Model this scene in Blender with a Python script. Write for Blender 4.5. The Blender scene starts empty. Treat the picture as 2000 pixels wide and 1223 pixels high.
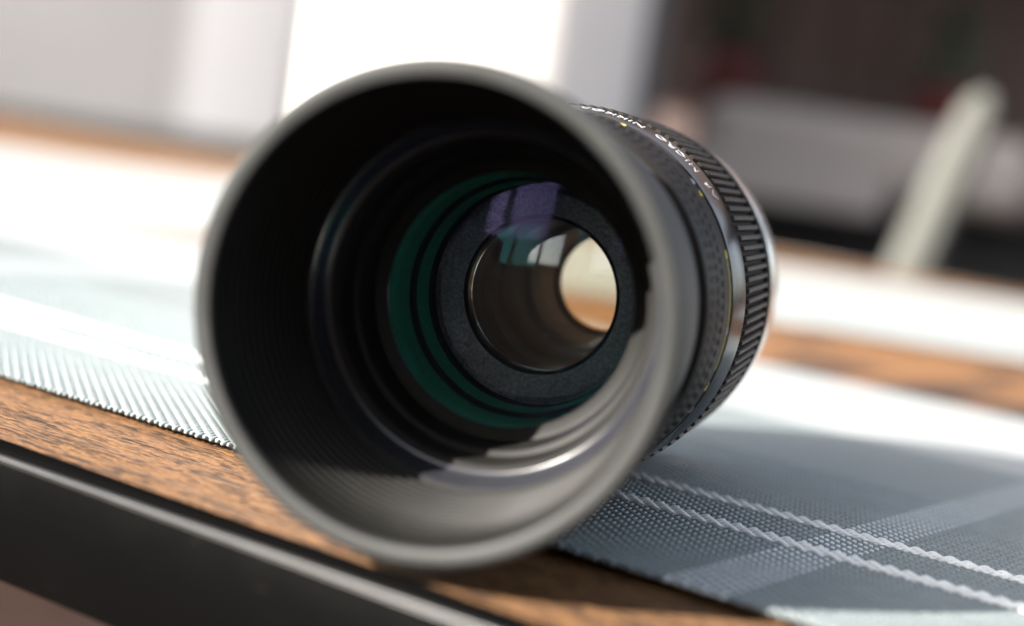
import bpy, bmesh, math, random
import numpy as np
from mathutils import Vector, Matrix

MM = 0.001
R = math.radians
rnd = random.Random(7)
sc = bpy.context.scene
col = sc.collection

# ------------------------------------------------------------------ camera
PITCH, ROLL = R(5.44), R(8.66)
cam_d = bpy.data.cameras.new('camera')
cam = bpy.data.objects.new('camera', cam_d)
col.objects.link(cam)
fwd = Vector((0, math.cos(PITCH), -math.sin(PITCH)))
r0 = Vector((1, 0, 0)); u0 = r0.cross(fwd)
right = r0 * math.cos(ROLL) + u0 * math.sin(ROLL)
up = u0 * math.cos(ROLL) - r0 * math.sin(ROLL)
cam.matrix_world = Matrix.Translation((0, 0, 55.2 * MM)) @ Matrix((right, up, -fwd)).transposed().to_4x4()
cam_d.sensor_width = 36
cam_d.lens = 57.6
cam_d.clip_start = 0.01
cam_d.clip_end = 200
cam_d.dof.use_dof = True
cam_d.dof.focus_distance = 0.276
cam_d.dof.aperture_fstop = 7.2
sc.camera = cam

# ------------------------------------------------------------------ world, sun, exposure
SHX, SHY = 1.7, 1.1                      # shadow offset per unit of height
w = bpy.data.worlds.new('World'); sc.world = w; w.use_nodes = True
nt = w.node_tree
bg = nt.nodes['Background']
sky = nt.nodes.new('ShaderNodeTexSky'); sky.sky_type = 'NISHITA'; sky.sun_disc = False
sky.sun_elevation = math.atan(1 / math.hypot(SHX, SHY))
sky.sun_rotation = math.atan2(-SHX, -SHY)
hs_ = nt.nodes.new('ShaderNodeHueSaturation'); hs_.inputs['Saturation'].default_value = 0.55   # thin summer haze: paler blue
nt.links.new(sky.outputs[0], hs_.inputs['Color']); nt.links.new(hs_.outputs[0], bg.inputs[0]); bg.inputs[1].default_value = 0.14
sky.dust_density = 4.0; sky.ozone_density = 0.3
sl = bpy.data.lights.new('sun', 'SUN'); sl.energy = 5.0; sl.angle = R(0.5); sl.color = (1.0, 0.94, 0.86)
so = bpy.data.objects.new('sun', sl); col.objects.link(so)
so.rotation_euler = Vector((SHX, SHY, -1)).to_track_quat('-Z', 'Y').to_euler()
so.location = (-1, -0.5, 1.5)
sc.view_settings.view_transform = 'Standard'
sc.view_settings.look = 'None'
sc.view_settings.exposure = 1.85
sc.cycles.max_bounces = 10
sc.cycles.transparent_max_bounces = 16

# ------------------------------------------------------------------ helpers
def tag(o, label=None, cat=None, group=None, kind=None):
    for k, v in (('label', label), ('category', cat), ('group', group), ('kind', kind)):
        if v: o[k] = v
    return o

def empty(name, loc, rz=0.0):
    o = bpy.data.objects.new(name, None); col.objects.link(o)
    o.location = Vector(loc) * MM; o.rotation_euler = (0, 0, rz); o.empty_display_size = 0.02
    return o

def link(name, me, mat, parent=None, smooth=True):
    o = bpy.data.objects.new(name, me); col.objects.link(o)
    if mat and not me.materials: me.materials.append(mat)
    if parent: o.parent = parent
    if smooth and len(me.polygons): me.polygons.foreach_set('use_smooth', [True] * len(me.polygons))
    return o

def mesh_np(name, V, Fq):
    """V in millimetres, quads"""
    me = bpy.data.meshes.new(name)
    V = np.asarray(V, dtype=np.float32) * MM
    Fq = np.asarray(Fq, dtype=np.int32)
    me.vertices.add(len(V)); me.vertices.foreach_set('co', V.ravel())
    me.loops.add(Fq.size); me.loops.foreach_set('vertex_index', Fq.ravel())
    me.polygons.add(len(Fq))
    k = Fq.shape[1]
    me.polygons.foreach_set('loop_start', np.arange(0, Fq.size, k, dtype=np.int32))
    me.polygons.foreach_set('loop_total', np.full(len(Fq), k, dtype=np.int32))
    me.update(calc_edges=True)
    return me

def sharp(me, deg=30):
    me.set_sharp_from_angle(angle=R(deg))

def lathe(name, prof, mat, parent, seg=160, close=False, zc=33.5, deg=28):
    """prof: list of (s, r) in mm turned about the lens axis (local +Y at height zc)."""
    n = len(prof); t = np.linspace(0, 2 * np.pi, seg, endpoint=False)
    P = np.array(prof, float)
    V = np.zeros((n, seg, 3))
    V[:, :, 0] = P[:, 1:2] * np.cos(t); V[:, :, 1] = P[:, 0:1]; V[:, :, 2] = zc + P[:, 1:2] * np.sin(t)
    F = []
    m = n if close else n - 1
    for i in range(m):
        a = i * seg; b = ((i + 1) % n) * seg
        for j in range(seg):
            k = (j + 1) % seg
            F.append((a + j, b + j, b + k, a + k))
    me = mesh_np(name, V.reshape(-1, 3), F)
    o = link(name, me, mat, parent)
    bm = bmesh.new(); bm.from_mesh(me)
    bmesh.ops.remove_doubles(bm, verts=bm.verts, dist=1e-7)
    bmesh.ops.recalc_face_normals(bm, faces=bm.faces)
    bm.to_mesh(me); bm.free()
    me.polygons.foreach_set('use_smooth', [True] * len(me.polygons))
    sharp(me, deg)
    return o

def box(name, x0, x1, y0, y1, z0, z1, mat, parent=None, bev=0.0, seg=3, smooth=True):
    me = bpy.data.meshes.new(name); bm = bmesh.new()
    bmesh.ops.create_cube(bm, size=1.0)
    for v in bm.verts:
        v.co = Vector(((x0 if v.co.x < 0 else x1), (y0 if v.co.y < 0 else y1), (z0 if v.co.z < 0 else z1))) * MM
    if bev:
        bmesh.ops.bevel(bm, geom=list(bm.edges), offset=bev * MM, segments=seg, profile=0.5, affect='EDGES')
    bm.to_mesh(me); bm.free()
    o = link(name, me, mat, parent, smooth)
    sharp(me, 40)
    return o

# ------------------------------------------------------------------ materials
def mat(name, base=(0.5, 0.5, 0.5), rough=0.5, metal=0.0, spec=0.5, coat=0.0):
    m = bpy.data.materials.new(name); m.use_nodes = True
    b = m.node_tree.nodes['Principled BSDF']
    b.inputs['Base Color'].default_value = (*base, 1); b.inputs['Roughness'].default_value = rough
    b.inputs['Metallic'].default_value = metal; b.inputs['Specular IOR Level'].default_value = spec
    b.inputs['Coat Weight'].default_value = coat
    return m

def N(m, t, **kw):
    n = m.node_tree.nodes.new(t)
    for k, v in kw.items():
        if k in n.inputs: n.inputs[k].default_value = v
        else: setattr(n, k, v)
    return n

def L(m, a, b): m.node_tree.links.new(a, b)

def bsdf(m): return m.node_tree.nodes['Principled BSDF']

def ramp(m, fac, stops):
    r = m.node_tree.nodes.new('ShaderNodeValToRGB'); e = r.color_ramp.elements
    while len(e) < len(stops): e.new(0.5)
    for k, (p, c) in enumerate(stops): e[k].position = p; e[k].color = (*c, 1)
    L(m, fac, r.inputs[0]); return r

def add_bump(m, height, strength, dist):
    b = N(m, 'ShaderNodeBump', Strength=strength, Distance=dist)
    L(m, height, b.inputs['Height'])
    old = bsdf(m).inputs['Normal'].links
    if old: L(m, old[0].from_socket, b.inputs['Normal'])
    L(m, b.outputs[0], bsdf(m).inputs['Normal'])
    return b

def coords(m, scale=(1, 1, 1)):
    tc = N(m, 'ShaderNodeTexCoord'); mp = N(m, 'ShaderNodeMapping'); mp.inputs['Scale'].default_value = scale
    L(m, tc.outputs['Object'], mp.inputs[0]); return mp.outputs[0]

def noise(m, vec, scale, detail=4, rough=0.55):
    n = N(m, 'ShaderNodeTexNoise', Scale=scale, Detail=detail, Roughness=rough); L(m, vec, n.inputs['Vector']); return n

def grained(name, base, rough, bump=0.15, scale=4000, spec=0.5, dist=0.00005, dust=0.0, metal=0.0, mottle=0.0):
    m = mat(name, base, rough, metal, spec)
    v = coords(m); n = noise(m, v, scale, 3)
    add_bump(m, n.outputs[0], bump, dist)
    n2 = noise(m, v, 120, 5)
    c2 = tuple(min(1, x * 1.35 + dust) for x in base)
    rp = ramp(m, n2.outputs[0], [(0.35, base), (0.75, c2)])
    cs = rp.outputs[0]
    if mottle:
        n3 = noise(m, v, scale * 0.8, 2)
        mr3 = N(m, 'ShaderNodeMapRange'); L(m, n3.outputs[0], mr3.inputs[0]); mr3.inputs[1].default_value = 0.36; mr3.inputs[2].default_value = 0.64
        mr3.inputs[3].default_value = 1 - mottle; mr3.inputs[4].default_value = 1 + mottle
        vm = N(m, 'ShaderNodeVectorMath', operation='SCALE'); L(m, cs, vm.inputs[0]); L(m, mr3.outputs[0], vm.inputs['Scale']); cs = vm.outputs[0]
    L(m, cs, bsdf(m).inputs['Base Color'])
    mr = N(m, 'ShaderNodeMapRange'); L(m, n2.outputs[0], mr.inputs[0])
    mr.inputs[3].default_value = rough * 0.85; mr.inputs[4].default_value = min(1, rough * 1.2)
    L(m, mr.outputs[0], bsdf(m).inputs['Roughness'])
    return m

M_hood = grained('hood_black_paint', (0.021, 0.0222, 0.0218), 0.54, 0.2, 3500, 0.45)
M_hood_in = grained('hood_matt_inside', (0.0095, 0.0093, 0.0085), 0.5, 0.1, 3500, 0.16)
M_step = grained('satin_inner_ring', (0.022, 0.023, 0.028), 0.17, 0.05, 3000, 0.8)
M_black = grained('black_barrel', (0.014, 0.012, 0.011), 0.45, 0.1, 3000, 0.1)
M_gloss = grained('glossy_black_ring', (0.010, 0.010, 0.0105), 0.16, 0.03, 2500, 0.35)
M_deep = mat('matt_black_groove', (0.006, 0.006, 0.006), 0.8)
M_chrome = grained('satin_chrome', (0.72, 0.68, 0.62), 0.25, 0.04, 2500, 0.5, metal=1.0)
M_green_refl = grained('green_reflection_tint', (0.016, 0.25, 0.17), 0.5, 0.5, 2200, 0.5, 0.0001, mottle=0.2)  # green of the glass coating's reflection put into the wall colour
M_bezel = grained('blue_black_crackle', (0.17, 0.19, 0.235), 0.5, 1.0, 2400, 0.6, 0.0006, mottle=0.32)
M_brown = grained('dark_brown_tube', (0.24, 0.15, 0.09), 0.75, 0.1, 2000, 0.1)
M_rubber = grained('dark_grip_rubber', (0.005, 0.0045, 0.004), 0.6, 0.2, 3000, 0.08)
M_white_ink = mat('white_ink', (0.42, 0.44, 0.48), 0.4)
M_yellow_ink = mat('yellow_ink', (0.6, 0.5, 0.08), 0.4)
M_dust = mat('pale_dust', (0.5, 0.48, 0.42), 0.8)

# ribs: tiny cross grooves along the lens axis
M_rib = grained('knurled_rib', (0.030, 0.024, 0.020), 0.38, 0.15, 3000, 0.2)
v = coords(M_rib); wv = N(M_rib, 'ShaderNodeTexWave', Scale=420.0, Distortion=0.0); wv.bands_direction = 'Y'
L(M_rib, v, wv.inputs[0]); add_bump(M_rib, wv.outputs[1], 0.5, 0.0002)

def coated(name, tint, k, through=(0.97, 0.97, 0.96)):
    m = bpy.data.materials.new(name); m.use_nodes = True
    t = m.node_tree; t.nodes.remove(bsdf(m)); out = t.nodes['Material Output']
    tr = N(m, 'ShaderNodeBsdfTransparent'); tr.inputs[0].default_value = (*through, 1)
    gl = N(m, 'ShaderNodeBsdfGlossy', Roughness=0.04); gl.inputs[0].default_value = (*tint, 1)
    fr = N(m, 'ShaderNodeFresnel', IOR=1.55)
    ml = N(m, 'ShaderNodeMath', operation='MULTIPLY'); ml.inputs[1].default_value = k
    mx = N(m, 'ShaderNodeMixShader')
    L(m, fr.outputs[0], ml.inputs[0]); L(m, ml.outputs[0], mx.inputs[0]); L(m, tr.outputs[0], mx.inputs[1]); L(m, gl.outputs[0], mx.inputs[2])
    L(m, mx.outputs[0], out.inputs[0])
    return m
M_glass1 = coated('violet_coated_glass', (0.40, 0.35, 0.9), 0.3)
M_glass2 = coated('pale_coated_glass', (0.75, 0.85, 1.0), 1.8)
M_glass4 = coated('teal_coated_glass', (0.1, 0.55, 0.7), 0.3)
M_glass3 = coated('green_coated_glass', (0.1, 0.8, 0.45), 0.7, (0.96, 0.91, 0.82))

# wood: grain runs along local X
def wood(name, dark, mid, light, dark_patches=()):
    m = mat(name, mid, 0.5, 0, 0.3)
    v = coords(m, (1, 9, 9))
    n0 = noise(m, v, 30, 6, 0.6)
    v1 = coords(m, (1, 13, 13)); nf = noise(m, v1, 60, 5, 0.65)
    n1 = N(m, 'ShaderNodeMix'); n1.inputs[0].default_value = 0.5; L(m, n0.outputs[0], n1.inputs[2]); L(m, nf.outputs[0], n1.inputs[3])
    v2 = coords(m, (1, 30, 12)); n2 = noise(m, v2, 60, 6, 0.7)
    v3 = coords(m, (1, 7, 7)); n3 = noise(m, v3, 260, 4, 0.7)
    a = N(m, 'ShaderNodeMix'); a.inputs[0].default_value = 0.5; L(m, n1.outputs[0], a.inputs[2]); L(m, n2.outputs[0], a.inputs[3])
    b = N(m, 'ShaderNodeMix'); b.inputs[0].default_value = 0.42; L(m, a.outputs[0], b.inputs[2]); L(m, n3.outputs[0], b.inputs[3])
    rp = ramp(m, b.outputs[0], [(0.435, dark), (0.48, mid), (0.525, light), (0.56, mid), (0.61, dark)])
    colr = rp.outputs[0]
    if dark_patches:
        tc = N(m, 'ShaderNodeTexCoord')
        for (kx, ky, kr) in dark_patches:  # dark soft-edged ovals, stretched across the grain
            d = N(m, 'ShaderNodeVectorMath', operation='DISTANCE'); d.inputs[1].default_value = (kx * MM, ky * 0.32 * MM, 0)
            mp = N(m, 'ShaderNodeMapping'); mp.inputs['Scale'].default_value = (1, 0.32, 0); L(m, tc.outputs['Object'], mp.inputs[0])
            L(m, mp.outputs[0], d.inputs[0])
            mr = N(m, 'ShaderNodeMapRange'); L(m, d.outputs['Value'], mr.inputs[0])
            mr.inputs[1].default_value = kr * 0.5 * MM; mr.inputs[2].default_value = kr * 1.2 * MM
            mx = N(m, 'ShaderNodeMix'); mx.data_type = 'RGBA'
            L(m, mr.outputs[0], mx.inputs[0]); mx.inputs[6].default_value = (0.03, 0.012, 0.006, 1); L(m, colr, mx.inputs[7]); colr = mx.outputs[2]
    L(m, colr, bsdf(m).inputs['Base Color'])
    mr = N(m, 'ShaderNodeMapRange'); L(m, b.outputs[0], mr.inputs[0]); mr.inputs[1].default_value = 0.3; mr.inputs[2].default_value = 0.7
    mr.inputs[3].default_value = 0.7; mr.inputs[4].default_value = 0.4; L(m, mr.outputs[0], bsdf(m).inputs['Roughness'])
    add_bump(m, b.outputs[0], 1.0, 0.004)
    return m
WD, WM, WL = (0.007, 0.003, 0.0015), (0.10, 0.040, 0.010), (0.36, 0.175, 0.062)
M_wood = wood('oiled_brown_wood', WD, WM, WL)
M_wood_patchy = wood('oiled_patchy_wood', WD, (0.20, 0.085, 0.024), (0.40, 0.19, 0.068), ((-226, 530, 17), (-184, 525, 20), (-146, 525, 20), (-300, 570, 12), (-262, 600, 10), (-110, 600, 22), (-195, 640, 10)))

M_frame = grained('black_powder_coat', (0.0015, 0.0015, 0.0015), 0.25, 0.02, 1500, 0.3)
v = coords(M_frame); vo = N(M_frame, 'ShaderNodeTexVoronoi', Scale=420.0); L(M_frame, v, vo.inputs['Vector'])
sp = ramp(M_frame, vo.outputs['Distance'], [(0.0, (0.35, 0.27, 0.16)), (0.05, (0.0015, 0.0015, 0.0015))])
vc = N(M_frame, 'ShaderNodeTexNoise', Scale=90.0); L(M_frame, v, vc.inputs['Vector'])
gt = N(M_frame, 'ShaderNodeMath', operation='GREATER_THAN'); gt.inputs[1].default_value = 0.56; L(M_frame, vc.outputs[0], gt.inputs[0])
mxs = N(M_frame, 'ShaderNodeMix'); mxs.data_type = 'RGBA'; L(M_frame, gt.outputs[0], mxs.inputs[0]); mxs.inputs[6].default_value = (0.0015, 0.0015, 0.0015, 1)
L(M_frame, sp.outputs[0], mxs.inputs[7]); L(M_frame, mxs.outputs[2], bsdf(M_frame).inputs['Base Color'])

M_yarn = mat('grey_green_vinyl_yarn', (0.20, 0.235, 0.24), 0.34, 0, 0.5)
M_yarn_w = mat('white_vinyl_yarn', (0.86, 0.88, 0.87), 0.34, 0, 0.5)
M_yarn_l = mat('pale_vinyl_yarn', (0.62, 0.66, 0.68), 0.34, 0, 0.5)
for m_ in (M_yarn, M_yarn_w, M_yarn_l):
    bc = bsdf(m_).inputs['Base Color'].default_value[:3]
    vv = coords(m_); nn = noise(m_, vv, 260, 4)
    rr = ramp(m_, nn.outputs[0], [(0.3, tuple(c * 0.86 for c in bc)), (0.7, tuple(min(1, c * 1.08) for c in bc))])
    L(m_, rr.outputs[0], bsdf(m_).inputs['Base Color'])

def weave_sheet(name, base_c=(0.175, 0.205, 0.21)):
    m = mat(name, (0.5, 0.5, 0.5), 0.45)
    tc = N(m, 'ShaderNodeTexCoord'); sx = N(m, 'ShaderNodeSeparateXYZ'); L(m, tc.outputs['Object'], sx.inputs[0])
    # plaid of the yarns: grey up to 380 mm, white beyond, pale cross bands
    def band(sock, lo, hi):
        a = N(m, 'ShaderNodeMath', operation='GREATER_THAN'); a.inputs[1].default_value = lo * MM; L(m, sock, a.inputs[0])
        b = N(m, 'ShaderNodeMath', operation='LESS_THAN'); b.inputs[1].default_value = hi * MM; L(m, sock, b.inputs[0])
        c = N(m, 'ShaderNodeMath', operation='MULTIPLY'); L(m, a.outputs[0], c.inputs[0]); L(m, b.outputs[0], c.inputs[1]); return c.outputs[0]
    def over(prev, fac, c, k):
        mx = N(m, 'ShaderNodeMix'); mx.data_type = 'RGBA'
        ml = N(m, 'ShaderNodeMath', operation='MULTIPLY'); ml.inputs[1].default_value = k; L(m, fac, ml.inputs[0])
        L(m, ml.outputs[0], mx.inputs[0]); L(m, prev, mx.inputs[6]); mx.inputs[7].default_value = (*c, 1); return mx.outputs[2]
    base = N(m, 'ShaderNodeRGB'); base.outputs[0].default_value = (*(base_c), 1)
    c = over(base.outputs[0], band(sx.outputs[1], 381, 497), (0.31, 0.33, 0.33), 1.0)
    c = over(c, band(sx.outputs[0], -104.5, -94.5), (0.62, 0.66, 0.68), 0.16)
    c = over(c, band(sx.outputs[0], -420, -380), (0.62, 0.66, 0.68), 0.16)
    c = over(c, band(sx.outputs[1], 520, 560), (0.5, 0.51, 0.5), 0.6)
    c = over(c, band(sx.outputs[1], 900, 1200), (0.60, 0.62, 0.62), 1.0)
    L(m, c, bsdf(m).inputs['Base Color'])
    wx = N(m, 'ShaderNodeTexChecker', Scale=1.0); mp = N(m, 'ShaderNodeMapping'); mp.inputs['Scale'].default_value = (1 / 0.0015, 1 / 0.00115, 0)
    L(m, tc.outputs['Object'], mp.inputs[0]); L(m, mp.outputs[0], wx.inputs[0]); add_bump(m, wx.outputs[1], 0.4, 0.0003)
    return m
M_sheet = weave_sheet('woven_vinyl_plaid')
M_sheet2 = weave_sheet('woven_vinyl_pale', (0.29, 0.315, 0.315))

# ------------------------------------------------------------------ ground
TZ = -33.8
TH = R(TZ)
def plaster(name, base, bump=0.3):
    m = mat(name, base, 0.85); v = coords(m); n = noise(m, v, 30, 8); add_bump(m, n.outputs[0], bump, 0.004)
    n2 = noise(m, v, 1.6, 5)
    r_ = ramp(m, n2.outputs[0], [(0.3, tuple(c * 0.9 for c in base)), (0.7, tuple(min(1, c * 1.05) for c in base))]); L(m, r_.outputs[0], bsdf(m).inputs['Base Color'])
    return m
M_ground = mat('terracotta_paving', (0.30, 0.13, 0.08), 0.7)
v = coords(M_ground); br = N(M_ground, 'ShaderNodeTexBrick', Scale=3.0); L(M_ground, v, br.inputs[0])
br.inputs['Color1'].default_value = (0.13, 0.06, 0.04, 1); br.inputs['Color2'].default_value = (0.10, 0.05, 0.035, 1); br.inputs['Mortar'].default_value = (0.16, 0.13, 0.11, 1)
L(M_ground, br.outputs[0], bsdf(M_ground).inputs['Base Color'])
g = mesh_np('ground', [(-60000, -60000, -745), (60000, -60000, -745), (60000, 60000, -745), (-60000, 60000, -745)], [(0, 1, 2, 3)])
tag(link('ground', g, M_ground, None, False), kind='structure')

# ------------------------------------------------------------------ table (local X along the near edge, local Y inwards)
table = tag(empty('patio_table', (0, 0, -745), TH), 'patio table with brown wooden boards set in a black metal frame', 'table')
TZ0 = 745.0                                # local z of world 0
M_strip = mat('matt_black_strip', (0.004, 0.004, 0.004), 0.95, 0, 0.0)
def tbox(name, x0, x1, y0, y1, z0, z1, m, bev=0.0, parent=table, seg=3):
    return box(name, x0, x1, y0, y1, z0 + TZ0, z1 + TZ0, m, parent, bev, seg)
XL, XR, YF = -2300.0, 420.0, 1470.0
tbox('metal_rail', XL, XR, 161.6, 166.8, -19.8, -1.9, M_frame, 0.3, seg=3)
M_bead = grained('highlight_black_edge', (0.012, 0.012, 0.012), 0.36, 0.05, 2000, 0.8)  # paler, shinier bead added to carry the rail's highlight
bv = [(x_, 162.15 + 0.6 * math.cos(q * math.pi / 8), -1.75 + 0.6 * math.sin(q * math.pi / 8) + TZ0) for x_ in (XL, XR) for q in range(16)]
link('rounded_edge', mesh_np('rounded_edge', bv, [(q, (q + 1) % 16, 16 + (q + 1) % 16, 16 + q) for q in range(16)]), M_bead, table)
tbox('matt_cover_strip', XL, XR, 163.4, 168.3, -2.5, -0.75, M_strip, 0.15)  # matt strip added over the rail top to stop pale reflections
tbox('metal_rail', XL, XR, YF + 2, YF + 6, -19.8, -0.4, M_frame, 0.9)
tbox('metal_rail', XL - 5, XL, 161.6, YF + 6, -19.8, -0.4, M_frame, 0.9)
tbox('metal_rail', XR, XR + 5, 161.6, YF + 6, -19.8, -0.4, M_frame, 0.9)
tbox('frame_ledge', XL, XR, 166.9, 190, -19.5, -17.5, M_frame, 0.3)
edges = [168.6, 329.5, 490.5, 694.0, 855.0, 1016.0, 1177.0, 1338.0, YF]
for i in range(len(edges) - 1):
    y0, y1 = edges[i], edges[i + 1] - 1.6
    m = M_wood_patchy if i == 2 else M_wood
    if i == 0:
        # near board: fine grid whose surface really undulates with the grain
        xs = np.concatenate([np.linspace(XL + 2, -420, 20), np.linspace(-419, 0, 840), np.linspace(20, XR - 2, 10)])
        ys_top = np.concatenate([np.linspace(y0 + 1.8, 215, 90), np.linspace(220, y1, 10)])
        rows = [(y0, -17.0), (y0, -3.9)]
        for k in range(1, 7):
            a = k / 7 * math.pi / 2; rows.append((y0 + 1.8 - 1.8 * math.cos(a), -3.8 + 1.8 * math.sin(a)))
        rows += [(y, -2.0) for y in ys_top] + [(y1, -17.0)]
        rr_ = np.random.RandomState(3)
        nr, nx = len(rows), len(xs)
        Hn = np.zeros((nr, nx))
        yy = np.array([r[0] for r in rows])
        for k in range(90):
            fy = rr_.uniform(0.3, 3.6); fx = rr_.uniform(-0.05, 0.05) * 2; ph = rr_.uniform(0, 6.28); am = 0.05 / (0.6 + fy) 
            mod = 0.5 + 0.5 * np.sin(xs * rr_.uniform(0.02, 0.18) + rr_.uniform(0, 6.28))
            Hn += am * np.sin(fy * yy[:, None] * 1.7 + fx * xs[None, :] + ph + 0.9 * np.sin(xs[None, :] * 0.035 + ph)) * mod[None, :]
        Hn = np.clip(Hn * 1.1, -0.7, 0.12)
        Hn[:2] = 0; Hn[-1] = 0
        V = np.zeros((nr, nx, 3)); V[:, :, 0] = xs; V[:, :, 1] = yy[:, None]; V[:, :, 2] = np.array([r[1] for r in rows])[:, None] + Hn + TZ0
        idx = np.arange(nr * nx).reshape(nr, nx)
        F = np.stack([idx[:-1, :-1], idx[:-1, 1:], idx[1:, 1:], idx[1:, :-1]], -1).reshape(-1, 4)
        link('wood_board', mesh_np('wood_board', V.reshape(-1, 3), F), m, table)
    else:
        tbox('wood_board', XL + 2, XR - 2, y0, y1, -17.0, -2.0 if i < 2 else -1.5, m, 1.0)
for lx in (XL + 60, XR - 100):
    for ly in (220, YF - 60):
        tbox('leg', lx, lx + 45, ly, ly + 45, -745, -19.9, M_frame, 2.0)

# ------------------------------------------------------------------ woven mats
def yarns(name, lines, rad, m, parent, sides=6, flat=0.85, zlift=TZ0):
    """lines: arrays (k,3) in mm, all tubes joined into one mesh"""
    VV, FF, off = [], [], 0
    t = np.linspace(0, 2 * np.pi, sides, endpoint=False)
    for P in lines:
        P = np.asarray(P, float); k = len(P)
        T = np.gradient(P, axis=0); T /= np.linalg.norm(T, axis=1)[:, None]
        upv = np.array([0, 0, 1.0]); S = np.cross(T, upv); S /= np.linalg.norm(S, axis=1)[:, None]; U = np.cross(S, T)
        ring = P[:, None, :] + rad * (np.cos(t)[None, :, None] * S[:, None, :] + flat * np.sin(t)[None, :, None] * U[:, None, :])
        # slightly domed ends
        e0 = P[0] - T[0] * rad * 0.35; e1 = P[-1] + T[-1] * rad * 0.35
        Vk = np.concatenate([e0 + 0.45 * (ring[0] - P[0]), ring.reshape(-1, 3), e1 + 0.45 * (ring[-1] - P[-1])])
        n = k + 2
        idx = np.arange(n * sides).reshape(n, sides) + off
        F = np.stack([idx[:-1], np.roll(idx[:-1], -1, 1), np.roll(idx[1:], -1, 1), idx[1:]], -1).reshape(-1, 4)
        caps = []
        for row in (idx[0][::-1], idx[-1]):
            for q in range(0, sides - 2, 2):
                caps.append((row[0], row[q + 1], row[q + 2], row[(q + 3) % sides]))
        FF.append(F); FF.append(np.array(caps)); VV.append(Vk); off += len(Vk)
    V = np.concatenate(VV); V[:, 2] += zlift
    o = link(name, mesh_np(name, V, np.concatenate(FF)), m, parent)
    o['kind'] = 'stuff'
    return o

mat1 = tag(empty('woven_placemat', (0, 0, -745), TH), 'grey woven vinyl placemat with two white stripes, lying under the camera lens', 'placemat')
PX, PY = 1.5, 1.15
X0, X1, Y0, Y1 = -366.0, -36.0, 203.6, 322.0
ZM = -0.45; AMP = 0.24
nx = int((X1 - X0) / PX); ny = int((Y1 - Y0) / PY)
stripe_rows = {j for j in range(ny) if 243.2 < Y0 + j * PY < 248.0 or 262.6 < Y0 + j * PY < 267.4}
sub = 3
warps, wefts, wefts_l = [], [], []
for j in range(ny):
    if j in stripe_rows: continue
    y = Y0 + 0.6 + j * PY
    xs = np.arange(0, nx * sub + 1) / sub
    z = ZM + AMP * np.cos(np.pi * (xs + j))
    warps.append(np.stack([X0 + (xs) * PX, y + 0.03 * np.sin(xs * 0.7 + j), z], -1))
for i in range(nx):
    x = X0 + i * PX + rnd.uniform(-0.05, 0.05)
    ys = np.arange(-sub, ny * sub + 1) / sub
    z = ZM - AMP * np.cos(np.pi * (ys + i)) * np.clip((ys + 1.2) / 1.2, 0.3, 1)
    y = Y0 + 0.6 + ys * PY
    y[0] += rnd.uniform(-0.25, 0.1)
    a = np.stack([x + 0.03 * np.sin(ys * 0.9 + i), y, z], -1)
    (wefts_l if -104.6 < x < -94.4 else wefts).append(a)
yarns('lengthwise_yarn', warps, 0.46, M_yarn, mat1)
yarns('crosswise_yarn', wefts, 0.43, M_yarn, mat1)
yarns('pale_crosswise_yarn', wefts_l, 0.43, M_yarn_l, mat1)
for ya in (243.6, 263.0):
    st = []
    for k in range(4):
        xs = np.arange(0, (X1 - X0) / 0.5) * 0.5
        z = ZM + 0.40 + 0.26 * np.cos(2 * np.pi * (xs + k * 1.1) / 3.0)
        yy = ya + 0.4 + k * 1.08 + 0.05 * np.sin(xs * 0.31 + k)
        st.append(np.stack([X0 + xs, yy, z], -1))
    o = yarns('white_stripe', st, 0.46, M_yarn_w, mat1)
# sheet part of the same mat, beyond the yarn-by-yarn stretch, and a thin backing under it
def sheet(name, x0, x1, y0, y1, z0, z1, parent, m=M_sheet, amp=0.0, seed=1):
    nx_, ny_ = 90, 40
    xs = np.linspace(x0, x1, nx_); ys = np.linspace(y0, y1, ny_)
    rs = np.random.RandomState(seed); Z = np.zeros((ny_, nx_))
    for k in range(8):
        Z += amp * rs.uniform(0.2, 1) * np.sin(xs[None, :] * rs.uniform(0.006, 0.03) + ys[:, None] * rs.uniform(0.004, 0.02) + rs.uniform(0, 6.28)) / 3
    top = np.stack([np.broadcast_to(xs, (ny_, nx_)), np.broadcast_to(ys[:, None], (ny_, nx_)), z1 + Z - Z.min() + TZ0], -1).reshape(-1, 3)
    bot = top.copy(); bot[:, 2] -= (z1 - z0)
    idx = np.arange(nx_ * ny_).reshape(ny_, nx_)
    F = np.stack([idx[:-1, :-1], idx[:-1, 1:], idx[1:, 1:], idx[1:, :-1]], -1).reshape(-1, 4)
    F2 = F[:, ::-1] + nx_ * ny_
    rim = np.concatenate([idx[0, :], idx[1:, -1], idx[-1, -2::-1], idx[-2:0:-1, 0]]); nxt = np.roll(rim, -1)
    F3 = np.stack([rim, rim + nx_ * ny_, nxt + nx_ * ny_, nxt], -1)
    o = link(name, mesh_np(name, np.concatenate([top, bot]), np.concatenate([F, F2, F3])), m, parent)
    sharp(o.data, 50)
    return o
sheet('woven_field', -760, 60, Y1 + 0.6, 496.0, -0.95, -0.35, mat1)
sheet('woven_field', -760, X0 - 0.8, Y0, Y1 + 0.5, -0.95, -0.35, mat1)
sheet('yarn_backing', X0, X1, Y0 + 0.8, Y1, -1.05, -0.68, mat1, m=M_yarn)
sheet('woven_field', X1 + 0.4, 60, Y0, Y1 + 0.5, -0.95, -0.35, mat1)
mat2 = tag(empty('woven_placemat', (0, 0, -745), TH), 'pale woven placemat further away, across the bare wooden strip of the table', 'placemat')
PM = mat2.matrix_basis.copy()
mat2.location = Vector((-212 * math.cos(TH) - 722 * math.sin(TH), -212 * math.sin(TH) + 722 * math.cos(TH), -745)) * MM
mat2.rotation_euler = (0, 0, TH + R(31))
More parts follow.
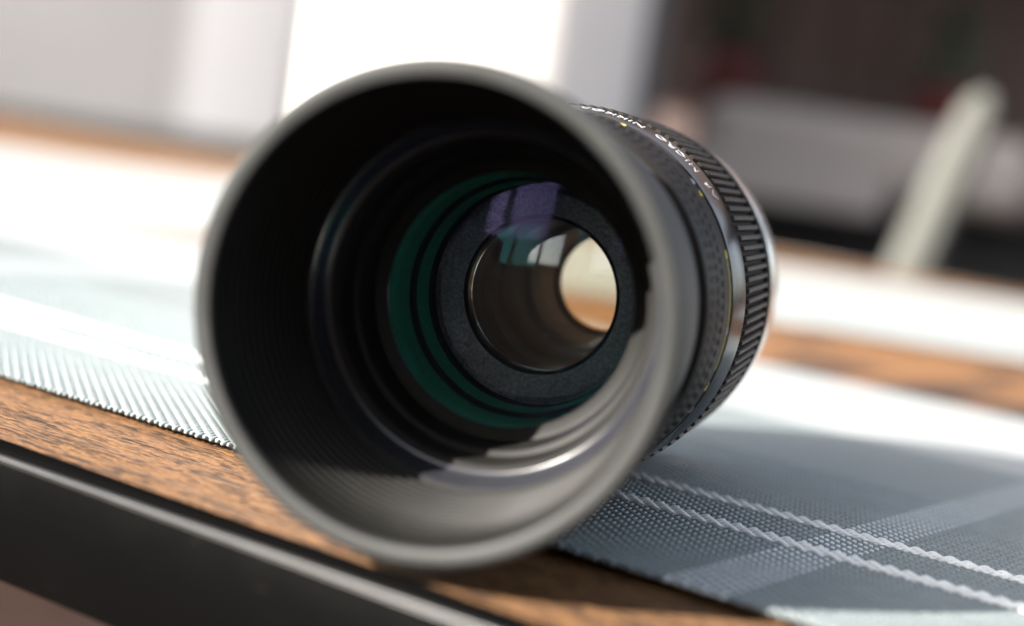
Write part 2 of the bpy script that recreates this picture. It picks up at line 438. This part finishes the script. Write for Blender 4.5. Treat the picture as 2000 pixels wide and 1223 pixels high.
sheet('woven_field', -790, 430, 0, 570, -0.3, 0.5, mat2, m=M_sheet2, amp=0.3, seed=5)

# ------------------------------------------------------------------ camera lens
YAW = 0.250
LX, LY, ZC = -10.7, 207.65, 33.5
lens = tag(empty('camera_lens', (LX, LY, 0), -YAW), 'black macro camera lens lying on its side, wide hood facing the viewer', 'camera lens')
hood_prof = [(0.9, 30.1), (0.25, 30.4), (0.0, 31.1), (0.0, 32.0), (0.35, 32.6), (1.1, 32.9), (3.0, 32.8), (5.0, 32.1), (9.0, 31.0), (26, 29.8), (37.5, 29.2), (38.2, 28.6)]
lathe('lens_hood', hood_prof, M_hood, lens, 256)
# inside wall of the hood with its fine anti-reflection ridges
inn = [(0.9, 30.1)]
s = 1.6
while s < 24.0:
    r_ = 30.05 - (s - 0.9) * 0.112
    dp = 0.12 + 0.38 * min(1, s / 12)
    inn += [(s, r_), (s + 0.5, r_ - 0.05), (s + 0.75, r_ - dp), (s + 1.2, r_ - dp)]
    s += 1.8
inn += [(25.0, 27.1)]
lathe('ridged_inner_wall', inn, M_hood_in, lens, 256)
lathe('retaining_groove', [(25.0, 27.1), (25.6, 27.3), (25.8, 26.5)], M_deep, lens, 224)
lathe('stepped_ring', [(25.8, 26.5), (26.1, 26.25), (27.6, 25.75), (29.3, 25.35), (29.7, 25.0), (29.9, 24.6)], M_step, lens, 256, deg=50)
lathe('retaining_groove', [(29.9, 24.6), (30.4, 24.7), (30.6, 23.9)], M_deep, lens, 224)
lathe('inner_baffle', [(30.6, 23.9), (30.9, 23.6), (34.8, 23.0), (35.1, 22.2), (35.4, 22.0), (39.8, 21.3), (40.1, 20.6), (40.3, 19.3)], M_hood_in, lens, 256)
# chamber behind the front glass, two steps, green coating reflection painted on
lathe('inner_chamber', [(40.3, 19.3), (40.6, 19.75), (49.5, 18.95)], M_green_refl, lens, 224)
lathe('black_baffle', [(49.5, 18.95), (49.8, 18.3), (51.4, 18.3)], M_deep, lens, 224)
lathe('inner_chamber', [(51.4, 18.3), (51.6, 18.5), (56.5, 18.0)], M_green_refl, lens, 224)
lathe('black_baffle', [(56.5, 18.0), (56.8, 17.6), (60.0, 17.9)], M_deep, lens, 224)
lathe('bezel_ring', [(61.5, 18.3), (60.4, 18.2), (60.0, 17.6), (59.9, 17.3), (59.3, 17.05), (59.1, 16.7), (60.1, 13.3), (60.2, 13.1)], M_bezel, lens, 224, deg=22)
lathe('glass_retainer', [(60.2, 13.1), (60.9, 13.0), (60.9, 12.8), (60.4, 12.65), (60.5, 12.45), (62.5, 12.35)], M_gloss, lens, 224)
lathe('inner_tube', [(62.5, 12.35), (66, 14.5), (80, 14.2), (82, 12.5), (96, 12.2), (97, 11.0), (112, 10.2), (112.4, 9.2), (114, 9.2)], M_brown, lens, 160)

def lens_element(name, s0, rad, bulge, thick, m, n=20, back=None):
    """closed bi-convex glass: front vertex bulges towards -s"""
    Rc = (rad * rad + bulge * bulge) / (2 * bulge)
    prof = []
    for k in range(n + 1):
        r_ = rad * k / n
        prof.append((s0 - (math.sqrt(max(0, Rc * Rc - r_ * r_)) - (Rc - bulge)), max(r_, 0.0001)))
    for k in range(n, -1, -1):
        r_ = rad * k / n
        prof.append((s0 + thick + (back or 0) * (1 - (r_ / rad) ** 2), max(r_, 0.0001)))
    return lathe(name, prof, m, lens, 128, deg=40)
lens_element('front_glass', 40.1, 19.25, 1.5, 0.5, M_glass1, back=0.6)
lens_element('middle_glass', 44.6, 19.4, 3.1, 0.4, M_glass4, back=0.4)
lens_element('inner_glass', 62.0, 12.3, 1.3, 0.4, M_glass2, back=0.4)
lens_element('rear_glass', 98.0, 11.0, 3.6, 0.4, M_glass3, back=0.4)

# outside of the barrel, front to back
lathe('hood_collar', [(38.2, 28.6), (38.3, 27.6), (43.8, 27.6), (44.0, 28.8)], M_deep, lens, 192)
lathe('scale_ring', [(44.0, 28.8), (44.3, 29.5), (45.2, 29.8), (62.6, 30.5), (63.6, 30.5), (64.0, 30.0)], M_black, lens, 224)
lathe('groove', [(64.0, 30.0), (64.1, 28.9), (65.4, 28.9), (65.5, 30.5)], M_deep, lens, 192)
lathe('name_ring', [(65.5, 30.3), (65.65, 30.6), (66.3, 30.8), (73.4, 31.7), (73.8, 31.5), (73.9, 30.4)], M_gloss, lens, 256, deg=20)
lathe('focus_ring', [(73.9, 30.4), (74.0, 31.0), (74.2, 31.1), (74.8, 31.2), (104.5, 31.2), (105.0, 32.0), (107.2, 32.3), (108.0, 31.8), (108.2, 30.5)], M_rubber, lens, 224)
lathe('aperture_ring', [(108.2, 30.5), (109.5, 30.3), (110, 30.9), (122, 30.9), (122.5, 30.4), (123, 30.0)], M_black, lens, 192)
lathe('rear_mount', [(123, 30.0), (123.2, 30.6), (124.0, 30.9), (133, 31.0), (134, 30.4), (134.2, 26), (133, 20), (128, 18), (114, 9.2)], M_chrome, lens, 192)

# ribs of the focus ring: one shared mesh
def rib_mesh():
    bm = bmesh.new(); bmesh.ops.create_cube(bm, size=1.0)
    for v_ in bm.verts:
        v_.co = Vector((v_.co.x * (1.15 if v_.co.z < 0 else 0.75), (74.7 if v_.co.y < 0 else 104.2) + (0.5 if v_.co.z > 0 else 0) * (1 if v_.co.y < 0 else -1), 31.1 if v_.co.z < 0 else 32.15)) * MM
    bmesh.ops.bevel(bm, geom=[e for e in bm.edges if (e.verts[0].co.z + e.verts[1].co.z) > 2 * 31.95 * MM], offset=0.25 * MM, segments=3, affect='EDGES', profile=0.5)
    me = bpy.data.meshes.new('rib'); bm.to_mesh(me); bm.free(); me.materials.append(M_rib)
    me.polygons.foreach_set('use_smooth', [True] * len(me.polygons)); sharp(me, 50)
    return me
rm = rib_mesh()
NR = 112
for k in range(NR):
    o = bpy.data.objects.new('rib', rm); col.objects.link(o); o.parent = lens
    o.location = (0, 0, ZC * MM); o.rotation_euler = (0, 2 * math.pi * k / NR, 0)

# knurled band of the scale ring: small raised blocks, joined
def blocks(name, rows, n, h, r, m, fill=0.62):
    V, F = [], []
    for (s0, s1) in rows:
        for k in range(n):
            a0 = 2 * math.pi * (k + 0.5 * (s0 > 52)) / n; a1 = a0 + 2 * math.pi / n * fill
            b = len(V)
            ra = r + (s0 - 45) * 0.04
            for (ss, rr2, da) in ((s0, ra - 0.2, 0), (s1, ra - 0.2, 0), (s0 + 0.3, ra + h, 0.12), (s1 - 0.3, ra + h, 0.12)):
                for a in (a0 + da * (a1 - a0), a1 - da * (a1 - a0)):
                    V.append((rr2 * math.cos(a), ss, ZC + rr2 * math.sin(a)))
            # 0,1 s0 base | 2,3 s1 base | 4,5 s0 top | 6,7 s1 top
            F += [(b + 4, b + 5, b + 7, b + 6), (b, b + 4, b + 6, b + 2), (b + 1, b + 3, b + 7, b + 5), (b, b + 1, b + 5, b + 4), (b + 2, b + 6, b + 7, b + 3)]
    o = link(name, mesh_np(name, V, F), m, lens, False); o['kind'] = 'stuff'
    return o
blocks('knurling', [(46.4, 50.2), (51.0, 54.8), (55.6, 59.4)], 104, 0.16, 29.85, M_black)

# lettering wrapped round the rings
def bent_text(name, body, size, s_mid, r, th_start, m, flip=True, bold=0.0):
    """reads from th_start (degrees) upwards in angle; letter tops point to the front of the lens"""
    cu = bpy.data.curves.new(name, 'FONT'); cu.body = body; cu.size = size * MM; cu.extrude = 0.03 * MM; cu.offset = bold * MM
    cu.resolution_u = 3; cu.space_character = 1.05
    tmp = bpy.data.objects.new(name, cu); col.objects.link(tmp)
    dg = bpy.context.evaluated_depsgraph_get(); dg.update()
    me = bpy.data.meshes.new_from_object(tmp.evaluated_get(dg))
    bpy.data.objects.remove(tmp)
    bm = bmesh.new(); bm.from_mesh(me)
    bmesh.ops.triangulate(bm, faces=bm.faces)
    bmesh.ops.subdivide_edges(bm, edges=[e for e in bm.edges if e.calc_length() > 0.8 * MM], cuts=1)
    for v_ in bm.verts:
        x, y, z = v_.co / MM
        th = R(th_start) + x / r
        ss = s_mid + size * 0.36 - y
        rr2 = r + z + 0.03 + (ss - s_mid) * 0.127
        v_.co = Vector((rr2 * math.cos(th), ss, ZC + rr2 * math.sin(th))) * MM
    bmesh.ops.recalc_face_normals(bm, faces=bm.faces)
    bm.to_mesh(me); bm.free(); me.materials.clear(); me.materials.append(m)
    o = bpy.data.objects.new(name, me); col.objects.link(o); o.parent = lens
    return o
bent_text('lettering', 'AF  MICRO  NIKKOR', 3.0, 70.2, 31.33, 38.5, M_white_ink, bold=0.0)
# scale marks: a yellow arc line with dots, a white index dot
def arc_mark(name, s0, r, a0, a1, wd, m, h=0.06):
    n = max(2, int(abs(a1 - a0) / 1.5)); V, F = [], []
    for k in range(n + 1):
        a = R(a0 + (a1 - a0) * k / n)
        for (ss, rr2) in ((s0 - wd / 2, r), (s0 - wd / 2, r + h), (s0 + wd / 2, r + h), (s0 + wd / 2, r)):
            V.append((rr2 * math.cos(a), ss, ZC + rr2 * math.sin(a)))
    for k in range(n):
        b = 4 * k
        for q in range(3): F.append((b + q, b + q + 1, b + q + 5, b + q + 4))
    F += [(0, 1, 2, 3), (4 * n, 4 * n + 3, 4 * n + 2, 4 * n + 1)]
    return link(name, mesh_np(name, V, F), m, lens)
arc_mark('yellow_scale_line', 63.0, 30.5, 20, -14, 0.5, M_yellow_ink)
arc_mark('yellow_scale_line', 63.0, 30.5, -17, -34, 0.4, M_yellow_ink)
for a in (21.5, -19.5): arc_mark('yellow_mark', 62.7, 30.5, a - 1.3, a + 1.3, 1.4, M_yellow_ink, 0.1)
arc_mark('yellow_mark', 62.0, 30.5, 40.5, 42.5, 1.1, M_yellow_ink, 0.1)
arc_mark('yellow_mark', 62.4, 30.5, 72.5, 74.5, 0.9, M_yellow_ink, 0.1)
for a in (46.0, -1.5, -28.0): arc_mark('white_mark', 62.7, 30.5, a - 1.0, a + 1.0, 1.2, M_white_ink, 0.1)
# white index line of the hood interior notch
box('catch', -1.2, 1.2, 30.9, 32.9, 0, 0.5, M_deep, lens)
nb = lens.children[-1]; nb.location = (0, 0, 0)
ang = R(212); nb.matrix_local = Matrix.Translation((22.7 * MM * math.cos(ang), 0, (ZC + 22.7 * math.sin(ang)) * MM)) @ Matrix.Rotation(-(ang + math.pi / 2), 4, 'Y')
# dust specks on the front glass
sv, sf = [], []
for (a, rr2) in ((-106, 15.5), (-60, 13.6), (-98, 17.3), (-140, 12.0), (-30, 8), (-82, 11.2), (-75, 16), (150, 10), (-120, 6)):
    a = R(a); rad = rnd.uniform(0.05, 0.13); b = len(sv)
    s_ = 40.1 - 1.5 * (1 - (rr2 / 19.25) ** 2) - 0.05
    for q in range(6):
        t = q * math.pi / 3; sv.append((rr2 * math.cos(a) + rad * math.cos(t), s_, ZC + rr2 * math.sin(a) + rad * math.sin(t)))
    sf += [(b, b + 1, b + 2, b + 3), (b, b + 3, b + 4, b + 5)]
tag(link('dust_speck', mesh_np('dust_speck', sv, sf), M_dust, lens), kind='stuff')

# ------------------------------------------------------------------ background
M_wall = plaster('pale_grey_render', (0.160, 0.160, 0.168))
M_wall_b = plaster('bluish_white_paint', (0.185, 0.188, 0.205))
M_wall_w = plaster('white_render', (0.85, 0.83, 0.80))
M_beige = plaster('beige_render', (0.72, 0.66, 0.60))
M_dark = plaster('dark_brown_stain', (0.145, 0.105, 0.095))
M_dkgrey = plaster('dark_grey_fabric', (0.02, 0.02, 0.02))
M_cush = plaster('taupe_fabric', (0.42, 0.39, 0.37))
M_red = mat('dark_red_glaze', (0.10, 0.010, 0.008), 0.6)
M_leaf = mat('dull_green_leaf', (0.05, 0.065, 0.04), 0.6)
M_parasol = plaster('pale_grey_canvas', (0.088, 0.091, 0.082))

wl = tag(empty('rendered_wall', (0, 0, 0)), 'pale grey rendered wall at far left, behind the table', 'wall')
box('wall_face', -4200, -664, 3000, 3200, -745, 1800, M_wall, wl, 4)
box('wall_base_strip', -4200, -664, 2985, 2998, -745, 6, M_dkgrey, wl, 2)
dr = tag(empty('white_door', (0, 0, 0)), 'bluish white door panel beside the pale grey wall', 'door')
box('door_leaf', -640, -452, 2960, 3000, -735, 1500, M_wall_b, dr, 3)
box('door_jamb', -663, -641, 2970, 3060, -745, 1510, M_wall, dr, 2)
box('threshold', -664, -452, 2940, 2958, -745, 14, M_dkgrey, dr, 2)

sw = tag(empty('white_wall', (-448, 2740, -745), R(-50)), 'brilliant white sunlit wall standing behind the top of the camera lens', 'wall')
box('wall_face', 0, 590, 0, 330, 0, 2600, M_wall_w, sw, 120, 10)

gp = tag(empty('grey_post', (0, 0, 0)), 'grey square post between the sunlit white wall and the dark screen', 'post')
box('post_shaft', 95, 205, 2990, 3100, -745, 1900, M_wall, gp, 6)
bp = tag(empty('beige_panel', (0, 0, 0)), 'beige rendered panel between the sunlit white wall and the grey post', 'panel')
box('panel_face', -120, 88, 3010, 3080, -745, 1900, M_beige, bp, 6)

ds = tag(empty('wooden_screen', (0, 0, 0)), 'dark brown slatted garden screen in shade at far right', 'screen')
k = 0; x = 210
while x < 2300:
    box('board', x, x + 116, 3400 + (k % 2) * 6, 3425 + (k % 2) * 6, -745, 1900, M_dark, ds, 2)
    x += 120; k += 1
box('back_panel', 200, 2330, 3440, 3460, -745, 1900, M_dark, ds, 2)

sf_ = tag(empty('garden_sofa', (0, 0, 0)), 'black garden sofa with long taupe back cushion at right, behind the table', 'sofa')
box('sofa_base', 300, 1700, 2700, 3300, -745, -300, M_dkgrey, sf_, 10)
box('seat_cushion', 310, 1690, 2680, 3150, -300, -150, M_dkgrey, sf_, 40)
box('sofa_back', 290, 1710, 3160, 3300, -300, 70, M_dkgrey, sf_, 15)
box('back_cushion', 300, 920, 3020, 3150, 75, 225, M_cush, sf_, 45)
box('back_cushion', 925, 1560, 3020, 3150, 95, 200, M_cush, sf_, 45)
box('throw_blanket', 240, 640, 2990, 3015, 40, 120, M_cush, sf_, 9)
for (px, pz, rr2, lab) in ((345, 265, 60, 'dark red glazed pot standing on the left end of the sofa back'), (765, 255, 50, 'dark red glazed pot standing behind the folded parasol')):
    pt = tag(empty('plant_pot', (px, 3230, 70)), lab, 'plant pot')
    n = 24; prof = [(0.0, 0.6), (0.05, 0.72), (0.8, 1.0), (1.0, 1.05), (1.02, 0.95), (0.9, 0.9)]
    V = [(rr2 * r_ * math.cos(2 * math.pi * j / n), rr2 * r_ * math.sin(2 * math.pi * j / n), h_ * (pz - 20)) for (h_, r_) in prof for j in range(n)]
    F = [(a * n + j, a * n + (j + 1) % n, (a + 1) * n + (j + 1) % n, (a + 1) * n + j) for a in range(len(prof) - 1) for j in range(n)]
    link('pot_body', mesh_np('pot_body', V, F), M_red, pt)
    lv, lf = [], []
    for q in range(140):
        a = rnd.uniform(0, 6.28); h_ = rnd.uniform(0.0, 190); d = rnd.uniform(5, 60 + h_ * 0.3)
        c = np.array([d * math.cos(a), d * math.sin(a) * 0.6, (pz - 20) * 0.9 + h_]); sz = rnd.uniform(14, 26)
        e1 = np.array([rnd.uniform(-1, 1), rnd.uniform(-1, 1), rnd.uniform(-0.3, 1)]); e1 /= np.linalg.norm(e1)
        e2 = np.cross(e1, [rnd.uniform(-1, 1), 1, 0.2]); e2 /= np.linalg.norm(e2)
        b = len(lv); lv += [c - e1 * sz, c + e2 * sz * 0.4, c + e1 * sz, c - e2 * sz * 0.4]; lf.append((b, b + 1, b + 2, b + 3))
    tag(link('foliage', mesh_np('foliage', lv, lf), M_leaf, pt), kind='stuff')

# folded parasol leaning behind the table
ps = tag(empty('folded_parasol', (330, 2000, -745)), 'pale grey folded parasol leaning behind the table at right', 'parasol')
def tube(name, pts, m, parent, n=20, flute=0.0):
    V, F = [], []
    for k_, (p, r_) in enumerate(pts):
        for j in range(n):
            a = 2 * math.pi * j / n; q = r_ * (1 + flute * math.cos(6 * a))
            V.append((p[0] + q * math.cos(a), p[1] + q * math.sin(a), p[2]))
    for k_ in range(len(pts) - 1):
        for j in range(n): F.append((k_ * n + j, k_ * n + (j + 1) % n, (k_ + 1) * n + (j + 1) % n, (k_ + 1) * n + j))
    return link(name, mesh_np(name, V, F), m, parent)
def pp(t): return (t * 0.245 - 40, 0, t)
tube('parasol_pole', [(pp(0), 18), (pp(600), 18)], M_frame, ps)
tube('parasol_canopy', [(pp(560), 18), (pp(600), 27), (pp(740), 27), (pp(850), 25), (pp(920), 23), (pp(945), 19), (pp(958), 10), (pp(962), 1)], M_parasol, ps, 48, 0.05)

# house across the terrace behind the photographer: seen only as reflections in the glass
hs = tag(empty('terrace_house', (0, 0, -745)), 'brown rendered terrace house with white framed windows, reflected in the lens glass', 'house')
M_house = plaster('brown_render', (0.16, 0.11, 0.08))
M_frame_w = mat('white_window_paint', (0.8, 0.8, 0.8), 0.4)
M_pane = mat('window_glass', (0.25, 0.3, 0.35), 0.03, 0.85)
M_pane = coated('clear_window_glass', (1, 1, 1), 1.0)
def wall_piece(x0, x1, z0, z1): box('wall', x0, x1, -3200, -3000, z0, z1, M_house, hs, 0)
wins = [(-4350, -3250), (-2620, -1350), (-700, 300)]
WZ0, WZ1 = 1120, 2080
wall_piece(-4900, 3600, 0, WZ0 - 1); wall_piece(-4900, 3600, WZ1 + 1, 4200)
cuts = [-4900] + [q for ww in wins for q in ww] + [3600]
for q in range(0, len(cuts), 2): wall_piece(cuts[q], cuts[q + 1], WZ0, WZ1)
for (x0, x1) in wins:
    for (a0, a1, b0, b1) in ((x0, x1, WZ0, WZ0 + 60), (x0, x1, WZ1 - 60, WZ1), (x0, x0 + 60, WZ0 + 61, WZ1 - 61), (x1 - 60, x1, WZ0 + 61, WZ1 - 61), ((x0 + x1) / 2 - 30, (x0 + x1) / 2 + 30, WZ0 + 61, WZ1 - 61)):
        f_ = box('window_frame', a0 + 1, a1 - 1, -3060, -2985, b0, b1, M_frame_w, hs, 3)
    for (a0, a1) in ((x0 + 61, (x0 + x1) / 2 - 31), ((x0 + x1) / 2 + 31, x1 - 61)):
        box('pane', a0, a1, -3030, -3022, WZ0 + 62, WZ1 - 62, M_pane, hs, 0)

# unseen hedge added at left to cut the bright horizon glare
hd = tag(empty('glare_hedge', (-4300, -500, -745)), 'tall dark hedge added out of view at left to cut sky glare', 'hedge')
M_glare_hedge = plaster('glare_hedge_leaf', (0.035, 0.05, 0.025), 1.0)
hv, hf = [], []
for q in range(5200):
    side = rnd.random()
    y_ = rnd.uniform(-5500, 5500); z_ = rnd.uniform(0, 2450); x_ = rnd.uniform(0, 160) * rnd.random()
    if side > 0.85: z_ = 2450 + rnd.uniform(-90, 60); x_ = rnd.uniform(-500, 100)
    sz = rnd.uniform(45, 100)
    e1 = np.array([rnd.uniform(-1, 1) for _ in range(3)]); e1 /= np.linalg.norm(e1)
    e2 = np.cross(e1, [rnd.uniform(-1, 1), 0.3, 1]); e2 /= np.linalg.norm(e2)
    c_ = np.array([x_, y_, z_]); b = len(hv)
    hv += [c_ - e1 * sz, c_ + e2 * sz * 0.5, c_ + e1 * sz, c_ - e2 * sz * 0.5]; hf.append((b, b + 1, b + 2, b + 3))
tag(link('foliage', mesh_np('foliage', hv, hf), M_glare_hedge, hd), kind='stuff')
box('glare_hedge_core', -500, -40, -5500, 5500, 0, 2400, M_glare_hedge, hd, 30)

# unseen flat canopy added to keep the sun off sofa and screen
cn = tag(empty('shading_canopy', (0, 0, 900)), 'flat brown canopy added out of view to shade the sofa corner', 'canopy')
box('shading_slab', -1300, 2500, 2620, 3700, 0, 60, M_dark, cn, 5)
for (px_, py_) in ((-1280, 3560), (2450, 2760), (2450, 3640)):
    box('shading_post', px_, px_ + 60, py_, py_ + 60, -1645, -1, M_dark, cn, 3)
